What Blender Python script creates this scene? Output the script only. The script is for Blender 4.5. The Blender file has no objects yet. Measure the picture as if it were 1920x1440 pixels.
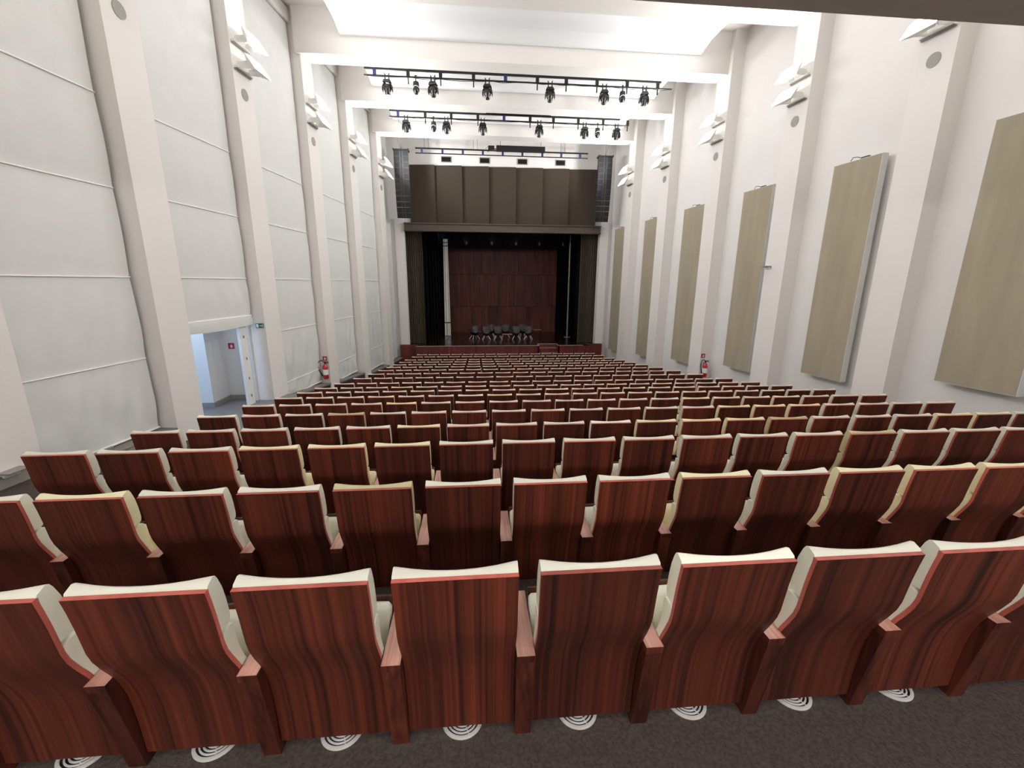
import bpy, bmesh, math, random
from mathutils import Vector, Matrix
random.seed(7)
C = bpy.context.scene.collection
PI = math.pi

# ------------------------------------------------------------------ materials
def srgb(r, g, b):
    f = lambda v: (v/255/12.92) if v/255 <= 0.04045 else ((v/255+0.055)/1.055)**2.4
    return (f(r), f(g), f(b), 1)

def mat(name, col, rough=0.6, metal=0.0, noise=None, bump=None, coat=0.0, emit=None, spec=0.5):
    """noise=(scale xyz, amount), bump=(scale, strength, distance)"""
    m = bpy.data.materials.new(name); m.use_nodes = True
    nt = m.node_tree; b = nt.nodes['Principled BSDF']
    b.inputs['Base Color'].default_value = col
    b.inputs['Roughness'].default_value = rough
    b.inputs['Metallic'].default_value = metal
    b.inputs['Specular IOR Level'].default_value = spec
    if coat:
        b.inputs['Coat Weight'].default_value = coat
        b.inputs['Coat Roughness'].default_value = 0.25
    if emit:
        b.inputs['Emission Color'].default_value = emit[0]
        b.inputs['Emission Strength'].default_value = emit[1]
    tc = nt.nodes.new('ShaderNodeTexCoord')
    if noise:
        mp = nt.nodes.new('ShaderNodeMapping'); mp.inputs['Scale'].default_value = noise[0]
        n = nt.nodes.new('ShaderNodeTexNoise'); n.inputs['Scale'].default_value = 1.0
        n.inputs['Detail'].default_value = 5
        nt.links.new(tc.outputs['Object'], mp.inputs[0]); nt.links.new(mp.outputs[0], n.inputs['Vector'])
        r = nt.nodes.new('ShaderNodeMapRange')
        r.inputs[1].default_value = 0.3; r.inputs[2].default_value = 0.7
        r.inputs[3].default_value = 1-noise[1]; r.inputs[4].default_value = 1+noise[1]
        nt.links.new(n.outputs['Fac'], r.inputs[0])
        mx = nt.nodes.new('ShaderNodeVectorMath'); mx.operation = 'SCALE'
        mx.inputs[0].default_value = col[:3]
        nt.links.new(r.outputs[0], mx.inputs['Scale'])
        nt.links.new(mx.outputs[0], b.inputs['Base Color'])
    if bump:
        n2 = nt.nodes.new('ShaderNodeTexNoise'); n2.inputs['Scale'].default_value = bump[0]
        n2.inputs['Detail'].default_value = 4
        nt.links.new(tc.outputs['Object'], n2.inputs['Vector'])
        bp = nt.nodes.new('ShaderNodeBump'); bp.inputs['Strength'].default_value = bump[1]
        bp.inputs['Distance'].default_value = bump[2]
        nt.links.new(n2.outputs['Fac'], bp.inputs['Height'])
        nt.links.new(bp.outputs[0], b.inputs['Normal'])
    return m

def wood(name, dark, light, sx=55, sz=0.35, rough=0.38, coat=0.25, rnd=True, axis='z', var=0.25):
    """ribbon-grained veneer; the grain runs along axis, every object gets its own cut and tone"""
    m = bpy.data.materials.new(name); m.use_nodes = True
    nt = m.node_tree; b = nt.nodes['Principled BSDF']; L = nt.links.new
    b.inputs['Roughness'].default_value = rough
    b.inputs['Coat Weight'].default_value = coat; b.inputs['Coat Roughness'].default_value = 0.3
    tc = nt.nodes.new('ShaderNodeTexCoord'); oi = nt.nodes.new('ShaderNodeObjectInfo')
    add = nt.nodes.new('ShaderNodeVectorMath'); add.operation = 'ADD'
    mul = nt.nodes.new('ShaderNodeMath'); mul.operation = 'MULTIPLY'; mul.inputs[1].default_value = 37.0 if rnd else 0
    L(oi.outputs['Random'], mul.inputs[0]); L(tc.outputs['Object'], add.inputs[0]); L(mul.outputs[0], add.inputs[1])
    def nz(s, detail, dist):
        mp = nt.nodes.new('ShaderNodeMapping')
        mp.inputs['Scale'].default_value = {'z': (s, s, sz), 'y': (s, sz, s), 'x': (sz, s, s), 'zf': (s, sz, sz)}[axis]
        n = nt.nodes.new('ShaderNodeTexNoise'); n.inputs['Scale'].default_value = 1
        n.inputs['Detail'].default_value = detail; n.inputs['Distortion'].default_value = dist
        L(add.outputs[0], mp.inputs[0]); L(mp.outputs[0], n.inputs['Vector'])
        return n
    n1 = nz(sx, 6, 0.15); n2 = nz(sx*0.22, 3, 0.1)
    mixf = nt.nodes.new('ShaderNodeMix'); mixf.data_type = 'FLOAT'; mixf.inputs[0].default_value = 0.45
    L(n1.outputs['Fac'], mixf.inputs[2]); L(n2.outputs['Fac'], mixf.inputs[3])
    cr = nt.nodes.new('ShaderNodeValToRGB')
    cr.color_ramp.elements[0].position = 0.36; cr.color_ramp.elements[0].color = dark
    cr.color_ramp.elements[1].position = 0.64; cr.color_ramp.elements[1].color = light
    L(mixf.outputs[0], cr.inputs[0])
    r = nt.nodes.new('ShaderNodeMapRange')
    r.inputs[3].default_value = 1-var; r.inputs[4].default_value = 1+var*1.2
    L(oi.outputs['Random'], r.inputs[0])
    sc = nt.nodes.new('ShaderNodeVectorMath'); sc.operation = 'SCALE'
    L(cr.outputs[0], sc.inputs[0]); L(r.outputs[0], sc.inputs['Scale'])
    L(sc.outputs[0], b.inputs['Base Color'])
    return m

M = {}
M['wall'] = mat('painted_plaster_white', srgb(222, 219, 217), 0.9, noise=((0.6, 0.6, 0.6), 0.02), bump=(60, 0.12, 0.004))
M['pillar'] = mat('painted_pillar_white', srgb(226, 222, 218), 0.85, noise=((0.5, 0.5, 0.5), 0.015))
M['ceiling'] = mat('ceiling_paint_white', srgb(216, 212, 208), 0.9)
M['cloud'] = mat('reflector_white', srgb(216, 217, 218), 0.8)
M['blind'] = mat('blind_cloth_off_white', srgb(214, 214, 212), 0.95, noise=((3, 3, 3), 0.02), bump=(9, 0.15, 0.02))
M['seam'] = mat('blind_seam_white', srgb(236, 235, 232), 0.9)
M['carpet'] = mat('carpet_dark_brown', srgb(84, 75, 71), 1.0, noise=((60, 60, 60), 0.28), bump=(220, 0.7, 0.01), spec=0.1)
M['soffit'] = mat('soffit_grey_paint', srgb(188, 179, 172), 0.95, noise=((3, 3, 3), 0.03))
M['stone'] = mat('grey_sill_stone', srgb(120, 116, 112), 0.7, noise=((8, 8, 8), 0.12))
M['stone_floor'] = mat('grey_landing_floor', srgb(118, 116, 116), 0.35, noise=((5, 5, 5), 0.1))
M['sill_dark'] = mat('dark_riser_board', srgb(70, 52, 48), 0.6, noise=((5, 5, 5), 0.1))
M['skirt'] = mat('grey_skirting', srgb(142, 136, 130), 0.6, noise=((5, 5, 5), 0.05))
M['panel_cloth'] = mat('acoustic_cloth_taupe', srgb(160, 150, 130), 0.95, noise=((4, 4, 0.5), 0.08), bump=(90, 0.4, 0.006))
M['panel_frame'] = mat('panel_edge_grey', srgb(214, 214, 212), 0.6, noise=((5, 5, 5), 0.03))
M['brown_cloth'] = mat('proscenium_brown_cloth', srgb(62, 53, 43), 0.95, noise=((60, 60, 60), 0.12))
M['cornice'] = mat('cornice_brown', srgb(82, 72, 62), 0.7, noise=((1, 1, 30), 0.15))
M['curtain'] = mat('olive_brown_velvet', srgb(76, 66, 53), 0.95, noise=((20, 20, 1), 0.2))
M['black_cloth'] = mat('black_stage_cloth', srgb(20, 20, 23), 0.98, noise=((15, 15, 1), 0.3), spec=0.05)
M['black_metal'] = mat('black_metal', srgb(34, 32, 32), 0.4, 0.3, noise=((20, 20, 20), 0.1))
M['black_gloss'] = mat('black_plastic_gloss', srgb(28, 28, 29), 0.22, 0.0, noise=((20, 20, 20), 0.1))
M['chair_shell_sheen'] = mat('black_shell_grey_sheen', srgb(96, 99, 100), 0.35, 0.0, noise=((9, 9, 9), 0.25))  # grey colour paints the reflected sheen on the black chair backs
M['speaker_box'] = mat('speaker_cabinet_grey', srgb(52, 52, 54), 0.55, 0.1, noise=((20, 20, 20), 0.1))
M['grille'] = mat('speaker_mesh_black', srgb(28, 28, 31), 0.7, 0.1, noise=((80, 80, 80), 0.3))
M['white_metal'] = mat('white_enamel', srgb(226, 225, 222), 0.35, 0.0, noise=((10, 10, 10), 0.03))
M['grey_metal'] = mat('grey_metal', srgb(150, 147, 143), 0.4, 0.4, noise=((10, 10, 10), 0.05))
M['chrome'] = mat('chrome', srgb(225, 225, 225), 0.15, 1.0, noise=((10, 10, 10), 0.03))
M['disc'] = mat('speaker_disc_grey', srgb(158, 156, 148), 0.8, noise=((40, 40, 40), 0.1))
M['lamp'] = mat('lit_lamp_glass', srgb(255, 252, 245), 0.3, emit=((1, 0.99, 0.97, 1), 6.0))
M['blue'] = mat('blue_clamp_paint', srgb(34, 46, 96), 0.5, noise=((10, 10, 10), 0.1))
M['red'] = mat('extinguisher_red', srgb(186, 26, 34), 0.25, noise=((10, 10, 10), 0.05), coat=0.5)
M['sign_red'] = mat('sign_red', srgb(176, 40, 52), 0.5, noise=((10, 10, 10), 0.03))
M['sign_green'] = mat('sign_green', srgb(22, 104, 62), 0.5, noise=((10, 10, 10), 0.03))
M['sign_white'] = mat('sign_white', srgb(238, 240, 238), 0.5, noise=((10, 10, 10), 0.02))
M['black_rubber'] = mat('black_rubber', srgb(22, 22, 22), 0.6, noise=((10, 10, 10), 0.1))
M['vent'] = mat('vent_grey_plastic', srgb(205, 203, 200), 0.45, noise=((30, 30, 30), 0.05))
M['leather'] = mat('leather_pale_grey', srgb(214, 212, 196), 0.48, noise=((6, 6, 6), 0.03), bump=(160, 0.12, 0.002))
M['leather_cream'] = mat('leather_cream_yellow', srgb(226, 217, 178), 0.48, noise=((6, 6, 6), 0.03), bump=(160, 0.12, 0.002))
M['leather_bright'] = mat('leather_ivory_white', srgb(240, 238, 220), 0.42, noise=((6, 6, 6), 0.02), bump=(160, 0.12, 0.002))
M['leather_olive'] = mat('leather_olive_tan', srgb(186, 178, 138), 0.48, noise=((6, 6, 6), 0.03), bump=(160, 0.12, 0.002))
M['wood'] = wood('sapele_veneer', srgb(42, 16, 11), srgb(104, 46, 29), rough=0.45, coat=0.08, axis='zf')
M['wood_side'] = wood('sapele_side_panel', srgb(42, 16, 11), srgb(96, 43, 28), rough=0.45, coat=0.08)
M['wood_edge'] = wood('sapele_edge', srgb(156, 70, 60), srgb(184, 92, 78), sx=20, rough=0.5, coat=0.1)
M['wood_arm_lit'] = wood('sapele_armrest_lit', srgb(148, 98, 84), srgb(194, 144, 126), sx=70, sz=3, rough=0.45, coat=0.3, axis='y', var=0.1)  # same wood made paler, the lit look of the armrest tops
M['wood_stage'] = wood('stage_front_mahogany', srgb(66, 20, 20), srgb(126, 52, 44), sx=12, sz=0.5, rough=0.4, rnd=False, var=0.0)
M['wood_back'] = wood('stage_wall_planks', srgb(50, 18, 15), srgb(112, 48, 34), sx=7, sz=0.35, rough=0.6, coat=0.0, rnd=True, var=0.12)
M['stage_floor'] = wood('stage_floor_dark_wood', srgb(26, 12, 11), srgb(48, 24, 21), sx=5, sz=0.4, rough=0.2, coat=0.3, rnd=False, axis='y', var=0.0)
M['nosing'] = mat('nosing_pale_wood', srgb(190, 165, 155), 0.5, noise=((10, 10, 10), 0.1))

# ------------------------------------------------------------------ mesh helpers
class MB:
    def __init__(s): s.v = []; s.f = []; s.mi = []
    def add(s, vs, fs, mi=0):
        o = len(s.v); s.v += [tuple(p) for p in vs]
        for f in fs: s.f.append(tuple(i+o for i in f)); s.mi.append(mi)
    def hexa(s, p, mi=0):
        s.add(p, [(0, 3, 2, 1), (4, 5, 6, 7), (0, 1, 5, 4), (1, 2, 6, 5), (2, 3, 7, 6), (3, 0, 4, 7)], mi)
    def box(s, x0, x1, y0, y1, z0, z1, mi=0):
        s.hexa([(x0, y0, z0), (x1, y0, z0), (x1, y1, z0), (x0, y1, z0), (x0, y0, z1), (x1, y0, z1), (x1, y1, z1), (x0, y1, z1)], mi)
    def prism(s, poly, axis, a, b, mi=0):
        """poly in the two other axes, extruded from a to b along axis"""
        def P(u, w, t):
            return {'x': (t, u, w), 'y': (u, t, w), 'z': (u, w, t)}[axis]
        n = len(poly)
        vs = [P(u, w, a) for u, w in poly]+[P(u, w, b) for u, w in poly]
        s.add(vs, [tuple(range(n))[::-1], tuple(range(n, 2*n))]+[(i, (i+1) % n, n+(i+1) % n, n+i) for i in range(n)], mi)
    def tube(s, pts, r, n=8, mi=0, caps=True):
        pts = [Vector(p) for p in pts]; rings = []
        rr = r if isinstance(r, (list, tuple)) else [r]*len(pts)
        up = Vector((0.13, 0.21, 1)).normalized()
        vs = []
        for i, p in enumerate(pts):
            d = (pts[min(i+1, len(pts)-1)]-pts[max(i-1, 0)]).normalized()
            a = d.cross(up)
            if a.length < 1e-3: a = d.cross(Vector((1, 0, 0)))
            a.normalize(); b = d.cross(a)
            for k in range(n):
                t = 2*PI*k/n; vs.append(p+a*math.cos(t)*rr[i]+b*math.sin(t)*rr[i])
        fs = []
        for i in range(len(pts)-1):
            for k in range(n):
                fs.append((i*n+k, i*n+(k+1) % n, (i+1)*n+(k+1) % n, (i+1)*n+k))
        if caps: fs += [tuple(range(n))[::-1], tuple(range((len(pts)-1)*n, len(pts)*n))]
        s.add(vs, fs, mi)
    def lathe(s, prof, c, n=20, mi=0):
        """prof (r,z) about a vertical axis through c"""
        vs = []; fs = []
        for r, z in prof:
            for k in range(n):
                t = 2*PI*k/n; vs.append((c[0]+r*math.cos(t), c[1]+r*math.sin(t), c[2]+z))
        m = len(prof)
        for i in range(m-1):
            for k in range(n): fs.append((i*n+k, i*n+(k+1) % n, (i+1)*n+(k+1) % n, (i+1)*n+k))
        fs += [tuple(range(n))[::-1], tuple(range((m-1)*n, m*n))]
        s.add(vs, fs, mi)
    def grid(s, fn, nu, nv, mi=0):
        vs = [fn(i/nu, j/nv) for j in range(nv+1) for i in range(nu+1)]
        s.add(vs, [(j*(nu+1)+i, j*(nu+1)+i+1, (j+1)*(nu+1)+i+1, (j+1)*(nu+1)+i) for j in range(nv) for i in range(nu)], mi)
    def loft(s, secs, mi=0):
        n = len(secs[0]); vs = [p for q in secs for p in q]; fs = []
        for i in range(len(secs)-1):
            for k in range(n): fs.append((i*n+k, (i+1)*n+k, (i+1)*n+(k+1) % n, i*n+(k+1) % n))
        fs += [tuple(range(n)), tuple(range((len(secs)-1)*n, len(secs)*n))[::-1]]
        s.add(vs, fs, mi)
    def build(s, name, mats, parent=None, loc=None, smooth=None, rz=0, bevel=None):
        me = bpy.data.meshes.new(name)
        me.from_pydata([tuple(v) for v in s.v], [], s.f)
        if not isinstance(mats, (list, tuple)): mats = [mats]
        for m in mats: me.materials.append(m)
        for p, i in zip(me.polygons, s.mi): p.material_index = i
        bm = bmesh.new(); bm.from_mesh(me); bmesh.ops.recalc_face_normals(bm, faces=bm.faces); bm.to_mesh(me); bm.free()
        if smooth is not None:
            for p in me.polygons: p.use_smooth = True
            me.set_sharp_from_angle(angle=math.radians(smooth))
        o = bpy.data.objects.new(name, me); C.objects.link(o)
        if parent: o.parent = parent
        if loc: o.location = loc
        if rz: o.rotation_euler = (0, 0, rz)
        if bevel:
            b = o.modifiers.new('bevel', 'BEVEL'); b.width = bevel; b.segments = 2; b.limit_method = 'ANGLE'
        return o

def thing(name, label, cat, loc=(0, 0, 0), rz=0, group=None):
    o = bpy.data.objects.new(name, None); C.objects.link(o); o.empty_display_size = 0.1
    o.location = loc; o.rotation_euler = (0, 0, rz)
    return tag(o, label, cat, group)
def tag(o, label, cat, group=None, kind=None):
    o['label'] = label; o['category'] = cat
    if group: o['group'] = group
    if kind: o['kind'] = kind
    return o
def struct(o, label=None, cat='structure'):
    o['kind'] = 'structure'
    if label: o['label'] = label; o['category'] = cat
    return o
def dup(root, loc, rz=None, label=None, skip=()):
    r = root.copy(); C.objects.link(r); r.location = loc
    if rz is not None: r.rotation_euler = (0, 0, rz)
    if label: r['label'] = label
    for ch in list(root.children):
        if ch.name.split('.')[0] in skip: continue
        c = ch.copy(); C.objects.link(c); c.parent = r
        for g in list(ch.children):
            d = g.copy(); C.objects.link(d); d.parent = c
    return r

# ------------------------------------------------------------------ hall frame (metres, camera eye at the origin)
AL, AR = 0.1098, 0.0906
OL, OR = Vector((-3.97, 23.6, 0)), Vector((7.31, 23.6, 0))
def WL(y, d, z):      # left wall: y along the hall, d outwards from the pillar fronts
    dirv = Vector((math.tan(AL), 1, 0)); n = Vector((math.cos(AL), -math.sin(AL), 0))
    p = OL+dirv*(y-23.6)-n*d; p.z = z; return p
def WR(y, d, z):
    dirv = Vector((-math.tan(AR), 1, 0)); n = Vector((-math.cos(AR), -math.sin(AR), 0))
    p = OR+dirv*(y-23.6)-n*d; p.z = z; return p
def wbox(mb, W, y0, y1, d0, d1, z0, z1, mi=0, z0b=None, z1b=None):
    a, b = (z0 if z0b is None else z0b), (z1 if z1b is None else z1b)
    mb.hexa([W(y0, d0, z0), W(y0, d1, z0), W(y1, d1, a), W(y1, d0, a), W(y0, d0, z1), W(y0, d1, z1), W(y1, d1, b), W(y1, d0, b)], mi)

FLOOR1 = -2.055
CEIL = 7.6
BEAM = 6.43
YB = -2.6                      # rear wall of the hall, behind the camera
YP = 24.3                      # proscenium wall
STAGE = -3.40
ZT = {1: -1.078, 2: -1.253, 3: -1.401, 4: -1.608, 5: -1.779, 6: -1.949, 7: -2.122, 8: -2.299, 9: -2.472, 10: -2.621, 11: -2.725,
      12: -2.832, 13: -2.939, 14: -3.046, 15: -3.159, 16: -3.262, 17: -3.361, 18: -3.416, 19: -3.491}
ROWS = {}                      # n: (left, right, seats)
for n_ in range(1, 8): ROWS[n_] = (-3.735, 7.50, 20)
ROWS.update({8: (-3.72, 7.44, 19), 9: (-3.75, 7.42, 19), 10: (-3.65, 7.37, 19), 11: (-3.47, 7.11, 18), 12: (-3.31, 6.93, 18),
             13: (-3.24, 6.81, 17), 14: (-3.19, 6.72, 17), 15: (-3.14, 6.65, 17), 16: (-3.10, 6.59, 17), 17: (-3.04, 6.50, 17),
             18: (-2.89, 6.31, 16), 19: (-2.79, 6.19, 16)})
def yrow(n): return 1.39+1.09*(n-1)
def ypost(n): return yrow(n)+0.167
def zfl(n): return ZT[n]-0.977

LP = [1.95, 5.3, 8.27, 11.47, 14.84, 18.09, 21.44]   # near edges of the left pillars
RP = [1.6, 4.87, 8.14, 11.34, 14.57, 17.84, 21.02]
PW = 0.70

# ---- floor
mb = MB()
mb.box(-8, 11, YB-0.2, ypost(2)-0.03, -2.5, FLOOR1)
for n in range(2, 19): mb.box(-8, 11, ypost(n)-0.03, ypost(n+1)-0.03, zfl(n)-0.6, zfl(n))
mb.box(-8, 11, ypost(19)-0.03, 24.0, zfl(19)-0.3, zfl(19))
fl = struct(mb.build('floor', M['carpet']))
mb = MB()
wbox(mb, WL, 8.3, 12.1, -1.25, 0.425, -3.5, -3.08)
mb.box(-9.2, -5.75, 8.4, 12.0, -3.3, -3.085)
struct(mb.build('floor', M['stone_floor'])).name = 'floor_landing'

# ---- long walls (left has the exit opening in the bay between the 3rd and 4th pillar)
def long_wall(name, W, d, holes=()):
    mb = MB(); y = YB
    for (a, b, z0, z1) in holes:
        wbox(mb, W, y, a, d, d+0.2, -5, CEIL); wbox(mb, W, a, b, d, d+0.2, z1, CEIL); wbox(mb, W, a, b, d, d+0.2, -5, z0); y = b
    wbox(mb, W, y, YP, d, d+0.2, -5, CEIL)
    return struct(mb.build(name, M['wall']))
long_wall('wall_left', WL, 0.42, [(9.02, 11.42, -3.11, -0.92)])
long_wall('wall_right', WR, 0.40)
mb = MB(); mb.box(-8, 11, YB-0.2, YB, -2.6, CEIL); struct(mb.build('wall_rear', M['wall']))
mb = MB(); mb.box(-8, 11, YB, 25, CEIL, CEIL+0.2); struct(mb.build('ceiling', M['ceiling']))
# balcony soffit over the back of the hall
mb = MB(); mb.box(-6.6, 9.9, YB, 2.0, 1.12, 1.42)
so = struct(mb.build('trim', M['soffit'])); so.name = 'trim_1'

ti = 2
for W, PS, sd in ((WL, LP, 'left'), (WR, RP, 'right')):
    for y in PS:
        mb = MB(); wbox(mb, W, y, y+PW, 0, 0.5, -5, CEIL)
        o = struct(mb.build('trim_%d' % ti, M['pillar'])); ti += 1
for yb in (8.2, 11.45, 14.72, 18.02, 21.33):
    mb = MB()
    a, b = WL(yb, 0.1, 0), WR(yb, 0.1, 0); c, d = WL(yb+0.64, 0.1, 0), WR(yb+0.64, 0.1, 0)
    mb.hexa([(a.x, yb, BEAM), (b.x, yb, BEAM), (d.x, yb+0.64, BEAM), (c.x, yb+0.64, BEAM), (a.x, yb, CEIL), (b.x, yb, CEIL), (d.x, yb+0.64, CEIL), (c.x, yb+0.64, CEIL)])
    struct(mb.build('trim_%d' % ti, M['ceiling'])); ti += 1

# white reflectors hanging between the beams
CL = [(8.9, 11.4, -3.85, 7.35, 'white ceiling reflector nearest the camera, over the near seats'),
      (12.15, 14.68, -3.72, 7.12, 'large white ceiling reflector at the top of the photo'),
      (15.42, 17.97, -3.55, 7.02, 'white ceiling reflector behind the nearer row of stage lights'),
      (18.72, 21.28, -3.40, 6.92, 'white ceiling reflector behind the farther row of stage lights')]
for (y0, y1, x0, x1, lab) in CL:
    mb = MB()
    pr = [(y0, 6.93), (y0+0.5, 7.02), (y1-0.62, 7.02), (y1, 6.90), (y1, 6.98), (y1-0.6, 7.10), (y0+0.5, 7.10), (y0, 7.01)]
    mb.prism(pr, 'x', x0, x1)
    tag(mb.build('ceiling_reflector', M['cloud']), lab, 'ceiling panel', 'white reflectors between the ceiling beams')

# skirting boards
mb = MB()
for n in range(1, 8):
    y0 = YB if n == 1 else ypost(n)-0.03; y1 = min(ypost(n+1)-0.03, 8.27)
    wbox(mb, WL, y0, y1, -0.02, 0.02, zfl(n), zfl(n)+0.16)
struct(mb.build('baseboard_left', M['skirt']))

# ---- sills and risers under the left blinds
for i, (a, b, z0, z1) in enumerate([(6.0, 8.27, -2.72, -2.74), (12.17, 14.84, -3.21, -3.41), (15.54, 18.09, -3.54, -3.74), (18.79, 21.44, -3.90, -4.05), (22.14, 24.25, -4.06, -4.09)]):
    mb = MB()
    wbox(mb, WL, a, b, 0.0, 0.42, z0-0.05, z0, 0, z1-0.05, z1)
    wbox(mb, WL, a, b, 0.03, 0.42, -5, z0-0.05, 1, None, z1-0.05)
    struct(mb.build('trim_%d' % ti, [M['stone'], M['sill_dark']])); ti += 1

# ---- fabric blinds in the left bays
def blind(y0, y1, zt, zb, seams, label, seed, drop=None, puff=0.02):
    rnd = random.Random(seed)
    t = thing('fabric_blind', label, 'blind', WL((y0+y1)/2, 0.28, zb), 0, 'white fabric blinds on the left wall')
    inv = Matrix.Translation(-t.location)
    mb = MB(); NU, NV = 40, 110
    ph = [rnd.uniform(0, 6.28) for _ in range(14)]
    zs = sorted([zt]+list(seams)+[zb])
    def fn(u, v):
        z = zb+(zt-zb)*v; y = y0+(y1-y0)*u
        lo = max([s for s in zs if s <= z+1e-6]); hi = min([s for s in zs if s >= z-1e-6])
        k = (z-lo)/(hi-lo) if hi > lo+1e-6 else 0
        h = math.sin(PI*k)
        low = max(0, min(1, (0.3-z)/3.0))             # the cloth is slacker near the floor
        d = 0.30-puff*h
        d -= (0.003+0.020*low)*h*math.sin(19*u+ph[0]+1.2*math.sin(3*k+ph[1]))
        d -= (0.002+0.015*low)*h*math.sin(37*u+ph[2]+math.sin(5*k+ph[3]))*(0.5+0.5*math.sin(4*u+ph[4]))
        d -= 0.010*low*h*math.sin(9*k+7*u+ph[5])
        if u > 0.96 or u < 0.04: d -= 0.0
        y += 0.006*math.sin(2.2*z+ph[6])*(1 if u > 0.97 else 0)
        if drop and z < drop: d -= 0.05
        return W_(y, d, z)
    def W_(y, d, z): return inv @ WL(y, d, z)
    mb.grid(fn, NU, NV)
    def fnb(u, v):
        p = fn(u, v); q = WL(0, 1, 0)-WL(0, 0, 0); return p+q*0.012
    mb.grid(fnb, NU, NV)
    mb.build('blind_cloth', M['blind'], t, smooth=60)
    for s in seams:
        m2 = MB(); sag = 0.0
        pts = [W_(y0+(y1-y0)*k/12, 0.287, s-0.004*math.sin(PI*k/12)*rnd.uniform(0.2, 1)) for k in range(13)]
        m2.tube(pts, 0.012, 6)
        m2.build('blind_batten', M['seam'], t, smooth=60)  # paler than the cloth, painting light caught on the seam fold
    m3 = MB()
    pts = [W_(y0+(y1-y0)*k/8, 0.285, zb+0.0) for k in range(9)]
    m3.tube(pts, 0.02, 6); m3.build('bottom_bar', M['seam'], t, smooth=60)
    return t
S4 = [2.9, 1.49, 0.05, -1.38]
blind(2.72, 5.22, 7.2, -2.3, S4, 'white fabric blind nearest the camera, cut off by the left edge of the photo', 1)
blind(6.03, 8.20, 7.2, -2.70, S4, 'white fabric blind reaching almost to the floor, left of the exit opening', 2)
blind(8.99, 11.40, 7.2, -0.85, S4[:3], 'white fabric blind rolled up above the exit opening', 3)
blind(12.20, 14.77, 7.2, -3.33, S4+[-2.89], 'white fabric blind just beyond the exit, left of the red extinguisher', 4)
blind(15.57, 18.02, 7.2, -3.62, S4+[-2.95], 'white fabric blind in the first bay beyond the left extinguisher', 5)
blind(18.82, 21.37, 7.2, -3.93, S4+[-3.0], 'white fabric blind in the second bay beyond the left extinguisher', 6)
blind(22.17, 23.84, 7.2, -4.02, S4+[-3.05], 'farthest white fabric blind, beside the stage', 7)
# rolled lower lip of the exit blind
mb = MB(); ctr = WL(10.2, 0.3, -0.96)
pts = []
secs = []
for k in range(13):
    u = k/12; y = 8.99+2.38*u; zc = -0.86; bow = 0.04*math.sin(PI*u)
    secs.append([WL(y, 0.25, zc-0.01)-ctr, WL(y, 0.28, zc-0.01)-ctr, WL(y, 0.28, zc-0.21-bow)-ctr, WL(y, 0.25, zc-0.21-bow)-ctr, WL(y, 0.235, zc-0.11)-ctr])
mb.loft(secs)
tag(mb.build('blind_valance', M['blind'], loc=ctr, smooth=50), 'gathered white cloth lip hanging over the exit opening', 'blind')
# boxes over the blinds
for i, (a, b) in enumerate([(2.65, 5.3), (6.0, 8.27), (8.97, 11.47), (12.17, 14.84), (15.54, 18.09), (18.79, 21.44), (22.14, 24.25)]):
    mb = MB(); wbox(mb, WL, a, b, 0.2, 0.42, 7.22, 7.54)
    struct(mb.build('trim_%d' % ti, M['pillar'])); ti += 1

# ---- exit passage on the left
mb = MB()
mb.box(-9.2, -6.5, 10.9, 12.1, -3.1, 0.2); mb.box(-6.6, -5.0-0.62, 11.66, 11.86, -3.1, -0.2)
struct(mb.build('wall_passage', M['wall']))
mb = MB(); mb.box(-9.4, -9.2, 7.6, 12.1, -3.1, 0.2); mb.box(-9.2, -6.3, 7.5, 7.7, -3.1, 0.2); struct(mb.build('wall_passage_outer', M['wall']))
mb = MB(); mb.box(-9.4, -6.05, 7.5, 12.1, 0.0, 0.2); struct(mb.build('ceiling_passage', M['wall']))
mb = MB(); mb.box(-9.2, -6.47, 10.87, 10.9, -3.1, -2.97); mb.box(-6.5, -6.47, 10.9, 11.66, -3.1, -2.97); mb.box(-6.5, -5.66, 11.63, 11.66, -3.1, -2.97)
struct(mb.build('baseboard_passage', M['skirt']))
mb = MB(); wbox(mb, WL, 10.95, 11.20, 0.34, 0.41, -3.09, -0.93)
dj = struct(mb.build('door_1', M['white_metal']))
for z in (-1.35, -1.9, -2.4, -2.85):
    m2 = MB(); p = WL(11.07, 0.33, z); m2.box(p.x-0.012, p.x+0.012, p.y-0.012, p.y+0.012, z-0.03, z+0.03)
    m2.build('door_hinge', M['grey_metal'], dj)

# ---- pillar loudspeaker discs
def disc(W, y, z, lab):
    nrm = W(y, -1, 0)-W(y, 0, 0); a = math.atan2(nrm.y, nrm.x)
    o = thing('wall_speaker', lab, 'speaker', W(y, 0, z), a, 'round grey loudspeakers on the pillars')
    mb = MB(); n = 24
    vs = [(0.0, 0.125*math.cos(2*PI*k/n), 0.125*math.sin(2*PI*k/n)) for k in range(n)]
    v2 = [(0.012, 0.125*math.cos(2*PI*k/n), 0.125*math.sin(2*PI*k/n)) for k in range(n)]
    mb.add(vs+v2, [tuple(range(n))[::-1], tuple(range(n, 2*n))]+[(i, (i+1) % n, n+(i+1) % n, n+i) for i in range(n)])
    mb.build('speaker_grille', M['disc'], o)
nth = ['first', 'second', 'third', 'fourth', 'fifth']
for k, y in enumerate([8.61, 11.81, 15.18, 18.43, 21.78]):
    disc(WL, y, 4.23, 'round grey loudspeaker on the left pillars, %s from the camera' % nth[k])
for k, y in enumerate([8.49, 11.69, 14.92, 18.19, 21.37]):
    disc(WR, y, 4.12, 'round grey loudspeaker on the right pillars, %s from the camera' % nth[k])

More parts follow.
